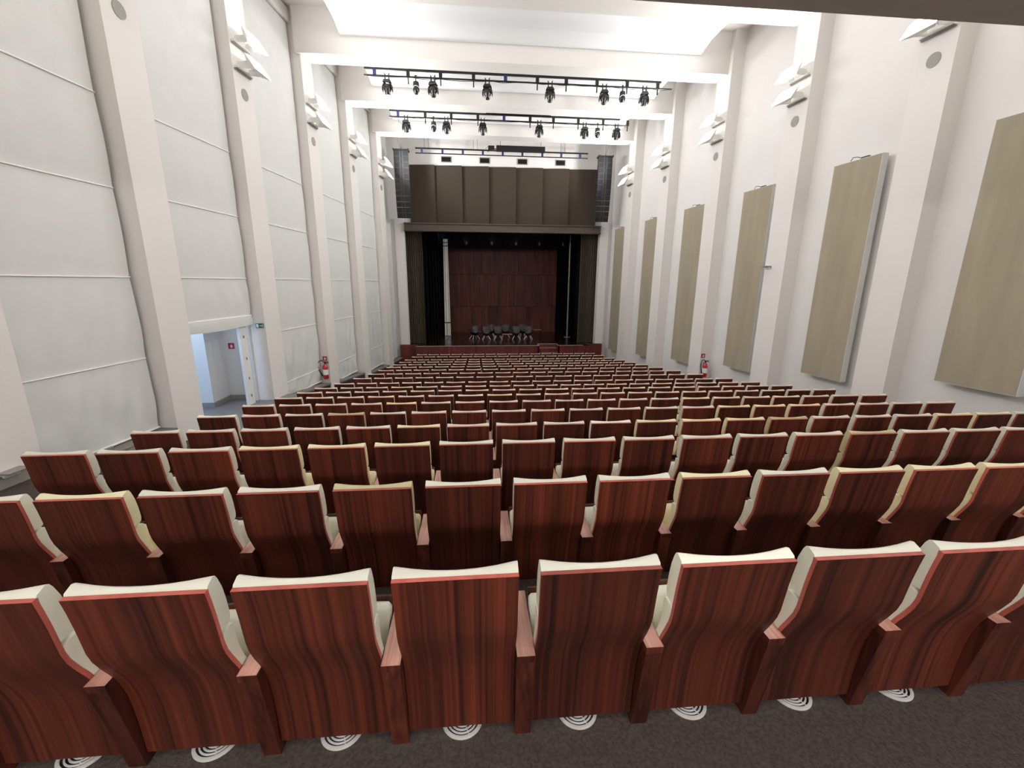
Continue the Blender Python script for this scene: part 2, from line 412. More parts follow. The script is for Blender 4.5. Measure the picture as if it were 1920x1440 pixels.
# ---- floodlights on the pillars, aimed up across the hall
def flood(W, y, z, lab, power):
    nrm = W(y, -1, 0)-W(y, 0, 0); a = math.atan2(nrm.y, nrm.x)
    t = thing('wall_floodlight', lab, 'floodlight', W(y, 0, z), a, 'white floodlights in pairs on the pillars')
    mb = MB(); mb.box(0, 0.09, -0.29, 0.29, 0.0, 0.045); mb.build('mounting_rail', M['white_metal'], t, bevel=0.006)
    mb = MB(); mb.box(0, 0.05, -0.29, 0.29, -0.022, 0.0); mb.build('rail_shade_strip', M['grey_metal'], t)  # grey strip stands in for the shadowed gap under the rail
    for s in (-1, 1):
        mb = MB(); y0 = 0.20*s
        mb.prism([(0.02, 0.04), (0.05, 0.15), (0.28, 0.16), (0.38, 0.07), (0.30, 0.0)], 'y', y0-0.006, y0+0.006)
        mb.build('bracket', M['white_metal'], t)
    c = Vector((0.40, 0, 0.13)); u = Vector((0, 1, 0)); w = Vector((0.545, 0, -0.8387)); nn = Vector((0.8387, 0, 0.545))
    P = lambda a_, b_, e: c+u*a_+w*b_+nn*e
    mb = MB()
    mb.hexa([P(-0.18, -0.09, -0.13), P(0.18, -0.09, -0.13), P(0.18, 0.09, -0.13), P(-0.18, 0.09, -0.13), P(-0.31, -0.19, -0.01), P(0.31, -0.19, -0.01), P(0.31, 0.19, -0.01), P(-0.31, 0.19, -0.01)])
    mb.build('lamp_housing', M['white_metal'], t)
    mb = MB()
    poly = [(-0.30, -0.12), (-0.23, -0.185), (0.23, -0.185), (0.30, -0.12), (0.30, 0.185), (-0.30, 0.185)]
    mb.add([P(a_, b_, -0.008) for a_, b_ in poly]+[P(a_, b_, 0.006) for a_, b_ in poly],
           [tuple(range(6))[::-1], tuple(range(6, 12))]+[(i, (i+1) % 6, 6+(i+1) % 6, 6+i) for i in range(6)])
    mb.build('lamp_glass', M['lamp'], t)
    if power:
        l = bpy.data.lights.new('floodlight_lamp', 'AREA'); l.shape = 'RECTANGLE'; l.size = 0.56; l.size_y = 0.3
        l.energy = power; l.spread = math.radians(160); l.color = (1.0, 0.99, 0.975)
        lo = bpy.data.objects.new('floodlight_lamp', l); C.objects.link(lo); lo.parent = t
        lo.matrix_local = Matrix.Translation(P(0, 0, 0.02)) @ nn.to_track_quat('-Z', 'Y').to_matrix().to_4x4() @ Matrix.Rotation(PI/2, 4, 'Z')
    return t
PWR = 77
for side, W, ys, zz in (('left', WL, [2.3, 5.65, 8.61, 11.81, 15.18, 18.43, 21.78], (5.19, 4.68)), ('right', WR, [1.95, 5.22, 8.49, 11.69, 14.92, 18.19, 21.37], (5.07, 4.56))):
    for k, y in enumerate(ys):
        for j, z in enumerate(zz):
            w = ['behind the camera', 'beside the camera'][k] if k < 2 else '%s pillar from the camera' % nth[k-2]
            flood(W, y, z, '%s lit floodlight on the %s wall, %s' % (('upper', 'lower')[j], side, w), PWR*(1.4 if k >= 5 else 1.0))

# ---- acoustic panels on the right wall
PAN = [(2.9, 4.15, -1.45, 'taupe acoustic panel beside the camera'),
       (6.12, 7.35, -1.81, 'largest taupe fabric acoustic panel, cut off by the right edge of the photo'),
       (9.25, 10.40, -2.28, 'second largest taupe acoustic panel with cables on its top'),
       (12.30, 13.48, -2.67, 'third taupe acoustic panel from the camera, right of an extinguisher'),
       (15.42, 16.72, -3.02, 'fourth taupe acoustic panel from the camera, left of an extinguisher'),
       (18.62, 19.85, -3.33, 'second taupe acoustic panel from the stage'),
       (21.95, 23.15, -3.58, 'farthest taupe acoustic panel, next to the stage')]
for (y0, y1, zb, lab) in PAN:
    c = WR((y0+y1)/2, 0.12, zb)
    t = thing('acoustic_panel', lab, 'acoustic panel', c, 0, 'tall taupe acoustic panels on the right wall')
    W_ = lambda y, d, z: WR(y, d, z)-c
    mb = MB(); wbox(mb, W_, y0+0.012, y1-0.012, 0.118, 0.13, zb+0.012, 2.74); 
    mb.build('panel_cloth', M['panel_cloth'], t)
    mb = MB(); wbox(mb, W_, y0, y1, 0.125, 0.28, zb, 2.75); mb.build('panel_frame', M['panel_frame'], t)
    mb = MB(); ym = (y0+y1)/2
    wbox(mb, W_, ym-0.2, ym+0.2, 0.25, 0.40, zb+0.5, zb+0.56); wbox(mb, W_, ym-0.2, ym+0.2, 0.25, 0.40, 2.2, 2.26)
    mb.build('wall_bracket', M['grey_metal'], t)
    mb = MB(); wbox(mb, W_, ym-0.22, ym-0.05, 0.16, 0.22, 2.75, 2.79); mb.tube([W_(ym+0.2, 0.16, 2.75), W_(ym+0.15, 0.16, 2.83), W_(ym+0.05, 0.18, 2.82), W_(ym-0.05, 0.18, 2.77)], 0.008, 6)
    mb.build('cable_clip', M['black_metal'], t)

# ---- small wall things
def frame_thing(name, lab, cat, p, a, group=None): return thing(name, lab, cat, p, a, group)
def extinguisher(p, a, lab):
    """local x points away from the wall"""
    t = thing('fire_extinguisher', lab, 'fire extinguisher', p, a, 'red fire extinguishers by the pillars')
    mb = MB(); mb.lathe([(0.0, 0), (0.075, 0.0), (0.085, 0.02), (0.085, 0.40), (0.07, 0.46), (0.035, 0.50), (0.03, 0.52), (0, 0.52)], (0.10, 0, 0), 20)
    mb.build('cylinder', M['red'], t, smooth=40)
    mb = MB(); mb.lathe([(0.0862, 0.15), (0.0862, 0.33)], (0.10, 0, 0), 20); mb.build('instruction_label', M['sign_white'], t, smooth=40)
    mb = MB(); mb.tube([(0.10, 0, 0.52), (0.10, 0, 0.58)], 0.025, 10); mb.box(0.09, 0.11, -0.02, 0.12, 0.575, 0.60); mb.tube([(0.10, 0, 0.56), (0.10, 0.13, 0.54)], 0.010, 6)
    mb.build('valve_handle', M['black_metal'], t)
    mb = MB(); mb.tube([(0.10, -0.02, 0.56), (0.12, -0.09, 0.64), (0.14, -0.18, 0.61), (0.15, -0.215, 0.50), (0.15, -0.205, 0.36), (0.13, -0.16, 0.22), (0.10, -0.11, 0.10)], [0.016]*6+[0.026], 8)
    mb.build('hose', M['black_rubber'], t, smooth=60)
    mb = MB(); mb.box(0, 0.02, -0.03, 0.03, 0.35, 0.52); mb.build('wall_hook', M['grey_metal'], t)
    return t
def red_sign(p, a, lab, s=0.15):
    t = thing('fire_sign', lab, 'sign', p, a, 'small red fire signs')
    mb = MB(); mb.box(0, 0.006, -s/2, s/2, 0, s); mb.build('sign_board', M['sign_red'], t)
    mb = MB(); mb.box(0.006, 0.008, -s*0.13, s*0.13, s*0.2, s*0.62); mb.box(0.006, 0.008, -s*0.05, s*0.2, s*0.66, s*0.74); mb.tube([(0.007, s*0.13, s*0.6), (0.007, s*0.28, s*0.5), (0.007, s*0.24, s*0.25)], s*0.03, 4)
    mb.build('extinguisher_symbol', M['sign_white'], t)
    return t
ly = WL(14.84, 0.12, 0)
extinguisher((-5.03, 14.68+0.145, -3.24), -PI/2-AL, 'red fire extinguisher on the left pillar beyond the exit')
red_sign((-5.06, 14.70+0.13, -2.63), -PI/2-AL, 'small red fire sign above the left extinguisher')
extinguisher((8.27, 14.54, -3.28), -PI/2+AR, 'red fire extinguisher by the right wall between two acoustic panels')
red_sign((8.22, 14.55, -2.60), -PI/2+AR, 'small red fire sign above the right extinguisher')
red_sign((-6.30, 11.655, -1.73), -PI/2, 'small red fire sign inside the lit exit passage')
# exit sign on the near face of the pillar
t = thing('exit_sign', 'small green exit sign with running man and arrow on the left pillar', 'sign', (-5.44, 11.475-0.0, -1.17), -PI/2-AL)
mb = MB(); mb.box(0, 0.012, -0.10, 0.10, 0, 0.115); mb.build('sign_board', M['sign_green'], t)
mb = MB(); mb.box(0.012, 0.014, -0.085, -0.03, 0.015, 0.10); mb.box(0.012, 0.014, -0.01, 0.035, 0.05, 0.062)
mb.prism([(0.035, 0.038), (0.035, 0.075), (0.055, 0.056)], 'x', 0.012, 0.014)
mb.tube([(0.013, 0.075, 0.085), (0.013, 0.075, 0.092)], 0.007, 8)
mb.tube([(0.013, 0.073, 0.08), (0.013, 0.068, 0.055), (0.013, 0.058, 0.04), (0.013, 0.060, 0.02)], 0.004, 5)
mb.tube([(0.013, 0.068, 0.055), (0.013, 0.082, 0.04), (0.013, 0.094, 0.03)], 0.004, 5); mb.tube([(0.013, 0.09, 0.06), (0.013, 0.072, 0.073), (0.013, 0.058, 0.062)], 0.004, 5)
mb.build('exit_symbol', M['sign_white'], t)
# small aisle lamps
def aisle_lamp(W, y, z, lab):
    nrm = W(y, -1, 0)-W(y, 0, 0); a = math.atan2(nrm.y, nrm.x)
    t = thing('wall_lamp', lab, 'lamp', W(y, 0, z), a, 'flat wall lamps on the pillars')
    mb = MB(); mb.box(0, 0.16, -0.13, 0.13, 0.03, 0.055); mb.build('lamp_shade', M['grey_metal'], t, bevel=0.006)
    mb = MB(); mb.box(0, 0.05, -0.09, 0.09, -0.03, 0.03); mb.build('lamp_body', M['white_metal'], t, bevel=0.006)
aisle_lamp(WR, 11.92, 0.45, 'small flat wall lamp high on the right wall between two acoustic panels')
aisle_lamp(WL, 5.60, -2.42, 'small flat wall lamp low at the left edge of the photo')

# ------------------------------------------------------------------ proscenium
OX0, OX1, OZ1 = -3.60, 6.98, 2.9
mb = MB()
mb.box(-5.2, OX0, YP, YP+0.3, -5, CEIL); mb.box(OX1, 8.4, YP, YP+0.3, -5, CEIL); mb.box(OX0, OX1, YP, YP+0.3, OZ1, CEIL)
struct(mb.build('wall_front', M['wall']))
for (x0, x1) in ((-4.06, -3.58), (6.98, 7.42)):
    mb = MB(); mb.box(x0, x1, YP-0.16, YP, STAGE, 3.22)
    struct(mb.build('trim_%d' % ti, M['pillar'])); ti += 1
# seven curved brown boards over the opening
fx = [-3.21, -1.90, -0.50, 0.89, 2.30, 3.72, 5.12, 6.63]
for k in range(7):
    a, b = fx[k], fx[k+1]; c = ((a+b)/2, YP-0.02, 3.0)
    mb = MB(); secs = []
    N = 10; front = []
    for i in range(N+1):
        u = i/N; x = a+(b-a)*u
        y = YP-0.12-0.13*math.sin(u*PI*0.5)**1.3
        front.append((x-c[0], y-c[1]))
    poly = front+[(b-c[0], 0.0), (a-c[0], 0.0)]
    mb.prism(poly, 'z', 0.0, 2.82)
    tag(mb.build('proscenium_panel', M['brown_cloth'], loc=c, smooth=30), 'curved brown cloth board over the stage, %s' % ('leftmost of seven' if k == 0 else 'rightmost of seven' if k == 6 else '%s from the left' % ['', 'second', 'third', 'fourth', 'fifth', 'sixth'][k]), 'wall panel', 'brown boards over the stage opening')
t = thing('stage_cornice', 'long dark brown cornice across the top of the stage opening', 'cornice', (1.7, YP-0.2, 2.62))
mb = MB(); mb.box(-5.25, 5.24, -0.10, 0.19, 0.03, 0.33); mb.build('cornice_board', M['cornice'], t)
mb = MB(); mb.box(-5.27, 5.26, -0.16, 0.19, 0.33, 0.39); mb.box(-5.27, 5.26, -0.14, 0.19, -0.03, 0.03); mb.build('cornice_moulding', M['cornice'], t, bevel=0.01)
# projection ports
for k, x in enumerate((-1.295, 0.68, 2.65, 4.665)):
    t = thing('spot_port', 'dark framed lighting port in the white wall above the stage, %s from the left' % nth[k], 'port', (x, YP, 6.0), 0, 'lighting ports above the stage')
    mb = MB(); mb.box(-0.27, 0.27, -0.03, 0.0, 0, 0.035); mb.box(-0.27, 0.27, -0.03, 0.0, 0.255, 0.29); mb.box(-0.27, -0.235, -0.03, 0, 0.035, 0.255); mb.box(0.235, 0.27, -0.03, 0, 0.035, 0.255)
    mb.build('port_frame', M['grey_metal'], t)
    mb = MB(); mb.box(-0.235, 0.235, -0.012, -0.002, 0.035, 0.255); mb.build('port_glass', M['black_gloss'], t)

# ------------------------------------------------------------------ stage
t = thing('stage', 'raised dark wooden stage with mahogany front and inset steps', 'stage', (1.7, 23.4, STAGE))
SX = lambda x: x-1.7
mb = MB()
poly = [(SX(-3.15), 0), (SX(3.60), 0), (SX(3.62), 0.66), (SX(4.68), 0.66), (SX(4.70), 0), (SX(6.46), 0), (SX(6.46), 0.42), (SX(7.25), 0.42), (SX(7.25), 0.88), (SX(6.96), 0.88), (SX(6.96), 1.25), (SX(8.55), 1.25), (SX(8.55), 6.95), (SX(-5.55), 6.95), (SX(-5.55), 1.25), (SX(-3.58), 1.25), (SX(-3.58), 0.88), (SX(-4.05), 0.88), (SX(-4.05), 0.5), (SX(-3.15), 0.5)]
mb.prism(poly, 'z', -0.03, 0.0); mb.build('stage_floor', M['stage_floor'], t)
mb = MB(); zf = zfl(19)-STAGE
mb.box(SX(-3.15), SX(3.60), 0.02, 0.08, zf, -0.03); mb.box(SX(4.70), SX(6.46), 0.02, 0.08, zf, -0.03); mb.box(SX(3.60)-0.06, SX(3.60), 0.02, 0.7, zf, -0.03); mb.box(SX(4.70), SX(4.70)+0.06, 0.02, 0.7, zf, -0.03)
mb.box(SX(3.6), SX(4.7), 0.66, 0.72, zf, -0.03); mb.box(SX(-3.15), SX(-3.09), 0.08, 0.5, zf, -0.03); mb.box(SX(6.40), SX(6.46), 0.08, 0.45, zf, -0.03)
mb.box(SX(-4.07), SX(-3.1), 0.48, 0.54, zf, 0.01); mb.box(SX(6.42), SX(7.30), 0.42, 0.48, zf, 0.01)
mb.build('front_panel', M['wood_stage'], t)
mb = MB()
mb.box(SX(-3.15), SX(3.60), -0.012, 0.03, -0.02, 0.006); mb.box(SX(4.70), SX(6.1), -0.012, 0.03, -0.02, 0.006); mb.box(SX(3.62), SX(4.68), 0.64, 0.67, -0.02, 0.006)
mb.box(SX(3.58), SX(3.61), 0.0, 0.66, -0.02, 0.006); mb.box(SX(4.69), SX(4.72), 0, 0.66, -0.02, 0.006)
mb.build('nosing', M['nosing'], t)
for k in range(3):
    mb = MB(); z1 = -0.235*(k+1)+0.03; y0 = 0.66-0.22*(k+1)
    mb.box(SX(3.61), SX(4.69), y0, 0.66, z1-0.22, z1)
    s = mb.build('step', M['wood_stage'], t)
    m2 = MB(); m2.box(SX(3.61), SX(4.69), y0-0.012, y0+0.02, z1-0.012, z1+0.006); m2.build('step_nosing', M['nosing'], s)
# stage house
mb = MB()
mb.box(-5.8, -5.6, YP+0.3, 30.7, STAGE, 5.2); mb.box(8.6, 8.8, YP+0.3, 30.7, STAGE, 5.2)
struct(mb.build('wall_stage_sides', M['black_cloth']))
mb = MB(); mb.box(-5.8, 8.8, 30.4, 30.6, STAGE, 5.2); struct(mb.build('wall_stage_back', M['black_cloth']))
mb = MB(); mb.box(-5.8, 8.8, YP+0.3, 30.6, 5.2, 5.4); struct(mb.build('ceiling_stage', M['black_cloth']))
# wooden concert wall: three tiers of tall boards
tw = thing('concert_wall', 'tall reddish brown plank wall at the back of the stage', 'wall panelling', (2.0, 30.0, STAGE))
for (z0, z1, ofs) in ((0, 1.76, 0.0), (1.78, 3.9, 0.4), (3.92, 6.4, 0.15)):
    x = -1.78
    while x < 5.74:
        w = min(1.12 if x > -1.78 else 0.5+ofs, 5.74-x)
        if w > 0.04:
            mb = MB(); mb.box(x-2.0+0.004, x+w-2.0-0.004, 0, 0.05, z0, z1)
            mb.build('wall_board', M['wood_back'], tw)
        x += w
# velvet curtains and black drapes
def drape(name, x0, x1, y, z0, z1, m, lab, cat, folds, amp, seed=0, grp=None):
    rnd = random.Random(seed); c = ((x0+x1)/2, y, z0)
    N = folds*8; mb = MB()
    ph = [rnd.uniform(0, 6.28) for _ in range(4)]
    def yy(u): return amp*math.sin(2*PI*folds*u+0.8*math.sin(5*u+ph[0]))*(0.75+0.25*math.sin(9*u+ph[1]))
    pf = [(x0+(x1-x0)*i/N-c[0], yy(i/N)) for i in range(N+1)]
    pb = [(p[0], p[1]+0.02) for p in pf[::-1]]
    vs = []
    H = z1-z0
    mb.prism(pf+pb, 'z', 0.0, H)
    o = mb.build(name, m, loc=c, smooth=50)
    return tag(o, lab, cat, grp)
drape('stage_curtain', -3.62, -2.74, 24.72, STAGE, 3.0, M['curtain'], 'olive brown velvet curtain gathered at the left of the stage', 'curtain', 9, 0.07, 1)
drape('stage_curtain', 6.04, 7.02, 24.72, STAGE, 3.0, M['curtain'], 'olive brown velvet curtain gathered at the right of the stage', 'curtain', 10, 0.07, 2)
drape('stage_drape', -4.9, -2.62, 25.6, STAGE, 5.1, M['black_cloth'], 'black side drape just behind the left velvet curtain', 'drape', 14, 0.05, 3)
drape('stage_drape', -4.9, -2.05, 27.1, STAGE, 5.1, M['black_cloth'], 'black side drape left of the pale upright strip', 'drape', 16, 0.05, 4)
drape('stage_drape', 6.05, 8.4, 25.6, STAGE, 5.1, M['black_cloth'], 'black side drape just behind the right velvet curtain', 'drape', 14, 0.05, 5)
drape('stage_drape', 5.76, 8.4, 29.7, STAGE, 5.1, M['black_cloth'], 'black drape right of the plank wall', 'drape', 16, 0.05, 6)
drape('stage_border', -5.5, 8.5, 25.3, 2.62, 5.1, M['black_cloth'], 'black border cloth hanging above the stage', 'drape', 40, 0.03, 7)
drape('stage_border', -5.5, 8.5, 28.6, 2.10, 5.1, M['black_cloth'], 'black border cloth above the plank wall', 'drape', 40, 0.03, 8)
# pale upright strip on the left, grey pole on the right
t = thing('upright_strip', 'pale cream upright cloth strip on the left of the stage, blue at its top', 'drape', (-1.66, 28.0, STAGE))
mb = MB(); N = 12
def up(u, v):
    x = -0.19+0.38*u; k = 1-0.3*v; return (x*k-0.02+0.10*(1-v)*0, 0.03*math.sin(u*12), 0.02+5.97*v)
mb.grid(up, 16, 12); mb.grid(lambda u, v: (up(u, v)[0], up(u, v)[1]+0.02, up(u, v)[2]), 16, 12)
mb.build('cloth_strip', M['seam'], t, smooth=60)
for z in (5.55, 5.75):
    mb = MB(); mb.box(-0.18, 0.16, -0.05, -0.03, z, z+0.05); mb.build('strap', M['black_metal'], t)
mb = MB(); mb.tube([(5.95, 27, STAGE), (5.95, 27, 2.35)], 0.055, 12); mb.tube([(5.95, 27, STAGE), (5.95, 27, STAGE+0.03)], 0.2, 16)
mb.tube([(5.95, 27, 2.3), (5.95, 27, 5.2)], 0.02, 8)
tag(mb.build('lighting_pole', M['grey_metal'], smooth=40), 'thin grey pole standing at the right of the stage', 'pole')

# stage chairs
def stage_chair():
    t = thing('conference_chair', '', 'chair', (0, 0, 0), 0, 'black chairs grouped on the stage')
    mb = MB()
    def back(u, v):
        w = 0.235*(1-0.22*(1-v)**2-0.25*max(0, v-0.8)*5*abs(2*u-1)*0.3); x = (2*u-1)*w
        return (x, 0.20+0.07*v-0.12*(2*u-1)**2, 0.40+0.44*v)
    mb.grid(back, 12, 10); mb.grid(lambda u, v: tuple(Vector(back(u, v))+Vector((0, 0.02, 0))), 12, 10)
    mb.build('backrest', M['chair_shell_sheen'], t, smooth=60)
    mb = MB(); mb.grid(lambda u, v: ((2*u-1)*0.23, -0.22+0.44*v, 0.44-0.03*math.sin(PI*v)+0.02*(2*u-1)**2), 8, 8)
    mb.grid(lambda u, v: ((2*u-1)*0.22, -0.21+0.42*v, 0.41-0.03*math.sin(PI*v)), 8, 8); mb.build('seat', M['black_gloss'], t, smooth=60)
    for sx in (-1, 1):
        mb = MB(); mb.tube([(sx*0.22, -0.18, 0.46), (sx*0.29, -0.1, 0.60), (sx*0.28, 0.14, 0.63)], 0.018, 6); mb.build('armrest', M['black_gloss'], t, smooth=60)
        if sx > 0:
            mb = MB(); mb.hexa([(-0.12, -0.11, 0.24), (0.12, -0.11, 0.24), (0.12, 0.11, 0.24), (-0.12, 0.11, 0.24), (-0.2, -0.2, 0.42), (0.2, -0.2, 0.42), (0.2, 0.2, 0.42), (-0.2, 0.2, 0.42)]); mb.build('seat_base', M['black_gloss'], t, bevel=0.02)
        for sy in (-1, 1):
            mb = MB(); mb.tube([(sx*0.10, sy*0.09, 0.27), (sx*0.24, sy*0.22, 0.012)], 0.014, 6); mb.build('leg', M['white_metal'], t, smooth=60)  # white enamel paints in the bright reflections of chrome legs
    return t
SC = [(0.04, 26.25, 0.5, 'leftmost black chair on the stage, half turned away'), (0.75, 25.95, 0.1, 'second black chair from the left in the front line on stage'),
      (1.08, 27.1, -0.2, 'black chair behind the second and third front chairs on stage'), (1.46, 25.95, 0, 'third black chair from the left in the front line on stage'),
      (2.0, 27.0, 0.05, 'black chair behind the low table on stage'), (2.58, 25.95, -0.1, 'black chair right of the low table in the front line on stage'),
      (3.08, 27.1, 0.2, 'black chair at the back right of the stage group'), (3.30, 25.9, -0.3, 'rightmost black chair on the stage')]
ch = stage_chair()
for k, (x, y, r, lab) in enumerate(SC):
    rz = PI+r
    if k == 0: ch.location = (x, y, STAGE); ch.rotation_euler = (0, 0, rz); ch['label'] = lab
    else: dup(ch, (x, y, STAGE), rz, lab)
def low_table(x, y, w, d, h, lab):
    t = thing('low_table', lab, 'table', (x, y, STAGE), 0, 'low tables on the stage')
    mb = MB(); mb.box(-w/2, w/2, -d/2, d/2, h-0.03, h); mb.build('tabletop', M['wood_arm_lit'], t, bevel=0.004)
    for sx in (-1, 1):
        for sy in (-1, 1):
            mb = MB(); mb.tube([(sx*(w/2-0.06), sy*(d/2-0.06), 0), (sx*(w/2-0.06), sy*(d/2-0.06), h-0.03)], 0.015, 6); mb.build('leg', M['black_metal'], t)
low_table(2.03, 26.0, 0.60, 0.4, 0.34, 'low wooden table in the middle of the stage chairs')
low_table(4.05, 27.4, 0.55, 0.35, 0.46, 'low table at the right end of the stage chairs')
t = thing('music_stand', 'thin black stand at the front left of the stage', 'stand', (-1.50, 24.95, STAGE))
mb = MB(); mb.tube([(0, 0, 0.1), (0, 0, 1.12)], 0.012, 8); mb.build('pole', M['black_metal'], t)
for k in range(3):
    mb = MB(); a = 2*PI*k/3+0.4; mb.tube([(0, 0, 0.2), (0.28*math.cos(a), 0.28*math.sin(a), 0.01)], 0.010, 6); mb.build('leg', M['black_metal'], t)
mb = MB(); mb.box(-0.17, 0.17, -0.02, 0.0, 1.10, 1.16); mb.build('tray', M['black_metal'], t)
# dim lanterns above the stage
for k, (x, lab) in enumerate(((-0.40, 'first'), (1.18, 'second'), (2.68, 'third'), (4.15, 'fourth'), (5.65, 'fifth'))):
    t = thing('stage_lantern', 'unlit dark lantern above the stage, %s from the left' % lab, 'stage light', (x, 27.6, 2.45), 0, 'unlit lanterns hanging over the stage')
    mb = MB(); mb.lathe([(0.0, -0.22), (0.11, -0.22), (0.13, -0.1), (0.12, 0.05), (0.05, 0.14), (0.0, 0.14)], (0, 0, 0), 14); mb.build('lantern_body', M['black_metal'], t, smooth=40)
    mb = MB(); mb.tube([(-0.14, 0, -0.05), (-0.14, 0, 0.2), (0.14, 0, 0.2), (0.14, 0, -0.05)], 0.01, 6); mb.tube([(0, 0, 0.2), (0, 0, 2.75)], 0.012, 6); mb.build('yoke', M['black_metal'], t)

# ------------------------------------------------------------------ lighting bars
def bar(y, x0, x1, zlo, zup, hang, blue, lab, z_top, heavy=None, r=0.03):
    t = thing('lighting_bar', lab, 'lighting bar', ((x0+x1)/2, y, zlo), 0, 'black lighting bars under the ceiling')
    cx = (x0+x1)/2
    mb = MB(); mb.tube([(x0-cx, 0, 0), (x1-cx, 0, 0)], r*0.9, 10); mb.build('lower_pipe', M['black_metal'], t, smooth=40)
    mb = MB(); mb.box(x0-cx+0.02, x1-cx-0.4, -0.03, 0.03, zup-zlo-0.03, zup-zlo+0.03); mb.build('upper_rail', M['black_metal'], t)
    for k, x in enumerate(hang):
        mb = MB(); w = 0.055
        mb.box(x-cx-w, x-cx+w, -0.035, 0.035, 0.02, zup-zlo-0.02); 
        if k not in blue: mb.box(x-cx-0.02, x-cx+0.02, -0.02, 0.02, -0.22, 0.0)
        mb.build('clamp_blue' if k in blue else 'bracket', M['blue'] if k in blue else M['black_metal'], t)
    for x in (x0+0.6, cx, x1-0.9):
        mb = MB(); mb.tube([(x-cx, 0, zup-zlo+0.02), (x-cx, 0, z_top-zlo)], 0.006, 5); mb.build('suspension_wire', M['black_metal'], t)
    rnd = random.Random(int(y*10))
    mb = MB()
    pts = []
    n = int((x1-x0)/0.35)
    for i in range(n+1):
        x = x0-cx+0.1+(x1-x0-0.2)*i/n; pts.append((x, -0.03, -0.02-rnd.uniform(0, 0.05)))
    mb.tube(pts, 0.009, 5)
    mb.tube([(x0-cx+0.35, -0.02, 0.0), (x0-cx+0.38, -0.02, -0.2), (x0-cx+0.5, -0.02, -0.26), (x0-cx+0.62, -0.02, -0.15), (x0-cx+0.63, -0.02, 0.1)], 0.008, 5)
    mb.build('cable', M['black_rubber'], t, smooth=60)
    return t
H1 = [-3.18, -2.08, -1.0, 0.11, 1.2, 2.3, 3.31, 4.4, 5.48, 6.59]
H2 = [-2.97, -1.87, -0.81, 0.29, 1.38, 2.48, 3.47, 4.54, 5.62, 6.69]
bar(16.6, -3.53, 7.11, 6.70, 6.90, H1, (0, 4), 'nearer black lighting bar with eight stage lights', 7.02)
bar(19.9, -3.33, 6.75, 6.58, 6.80, H2, (0, 4), 'farther black lighting bar with eight stage lights', 7.02)
t = thing('lighting_bar', 'farthest empty black lighting bar with blue clamps, before the stage wall', 'lighting bar', (1.58, 23.4, 6.17), 0, 'black lighting bars under the ceiling')
mb = MB(); mb.tube([(-4.32, 0, 0), (4.32, 0, 0)], 0.026, 8); mb.build('lower_pipe', M['black_metal'], t)
mb = MB(); mb.box(-4.32, 4.32, -0.03, 0.03, 0.19, 0.25); mb.build('upper_rail', M['black_metal'], t)
for x in (-2.43, -1.42, -0.42, 0.57, 1.56, 2.55, 3.56, 4.53, 5.50):
    mb = MB(); mb.box(x-1.58-0.05, x-1.58+0.05, -0.03, 0.03, 0.0, 0.2); mb.build('clamp_blue', M['blue'], t)
for x in (-2.2, 0.2, 4.6):
    for d in (-0.1, 0.1):
        mb = MB(); mb.tube([(x-1.58+d, 0, 0.25), (x-1.58+d, 0, CEIL-6.17)], 0.008, 5); mb.build('suspension_wire', M['black_metal'], t)
t = thing('screen_box', 'long black roller screen box above the farthest bar', 'projection screen', (2.42, 23.0, 6.26))
mb = MB(); mb.box(-1.2, 1.2, -0.1, 0.1, 0, 0.24); mb.build('screen_case', M['black_metal'], t)
mb = MB(); mb.box(-1.6, -1.3, -0.09, 0.09, 0.04, 0.22); mb.tube([(-1.3, 0, 0.1), (-1.2, 0, 0.1)], 0.02, 6); mb.build('motor', M['black_metal'], t)
mb = MB(); mb.tube([(-1.0, 0, 0.24), (-1.0, 0, CEIL-6.28)], 0.01, 6); mb.tube([(1.0, 0, 0.24), (1.0, 0, CEIL-6.28)], 0.01, 6); mb.build('suspension_wire', M['black_metal'], t)
mb = MB(); mb.tube([(-1.6, 0, 0.2), (-1.72, 0, 0.1), (-1.62, 0, -0.04), (-1.45, 0, 0.03)], 0.01, 6); mb.build('cable', M['black_rubber'], t)
tag_box = thing('cable_box', 'black cable tray over the farther lighting bar', 'cable tray', (1.98, 19.8, 6.78))
mb = MB(); mb.box(-1.36, 1.36, -0.07, 0.07, 0.04, 0.13); mb.build('tray', M['black_metal'], tag_box)

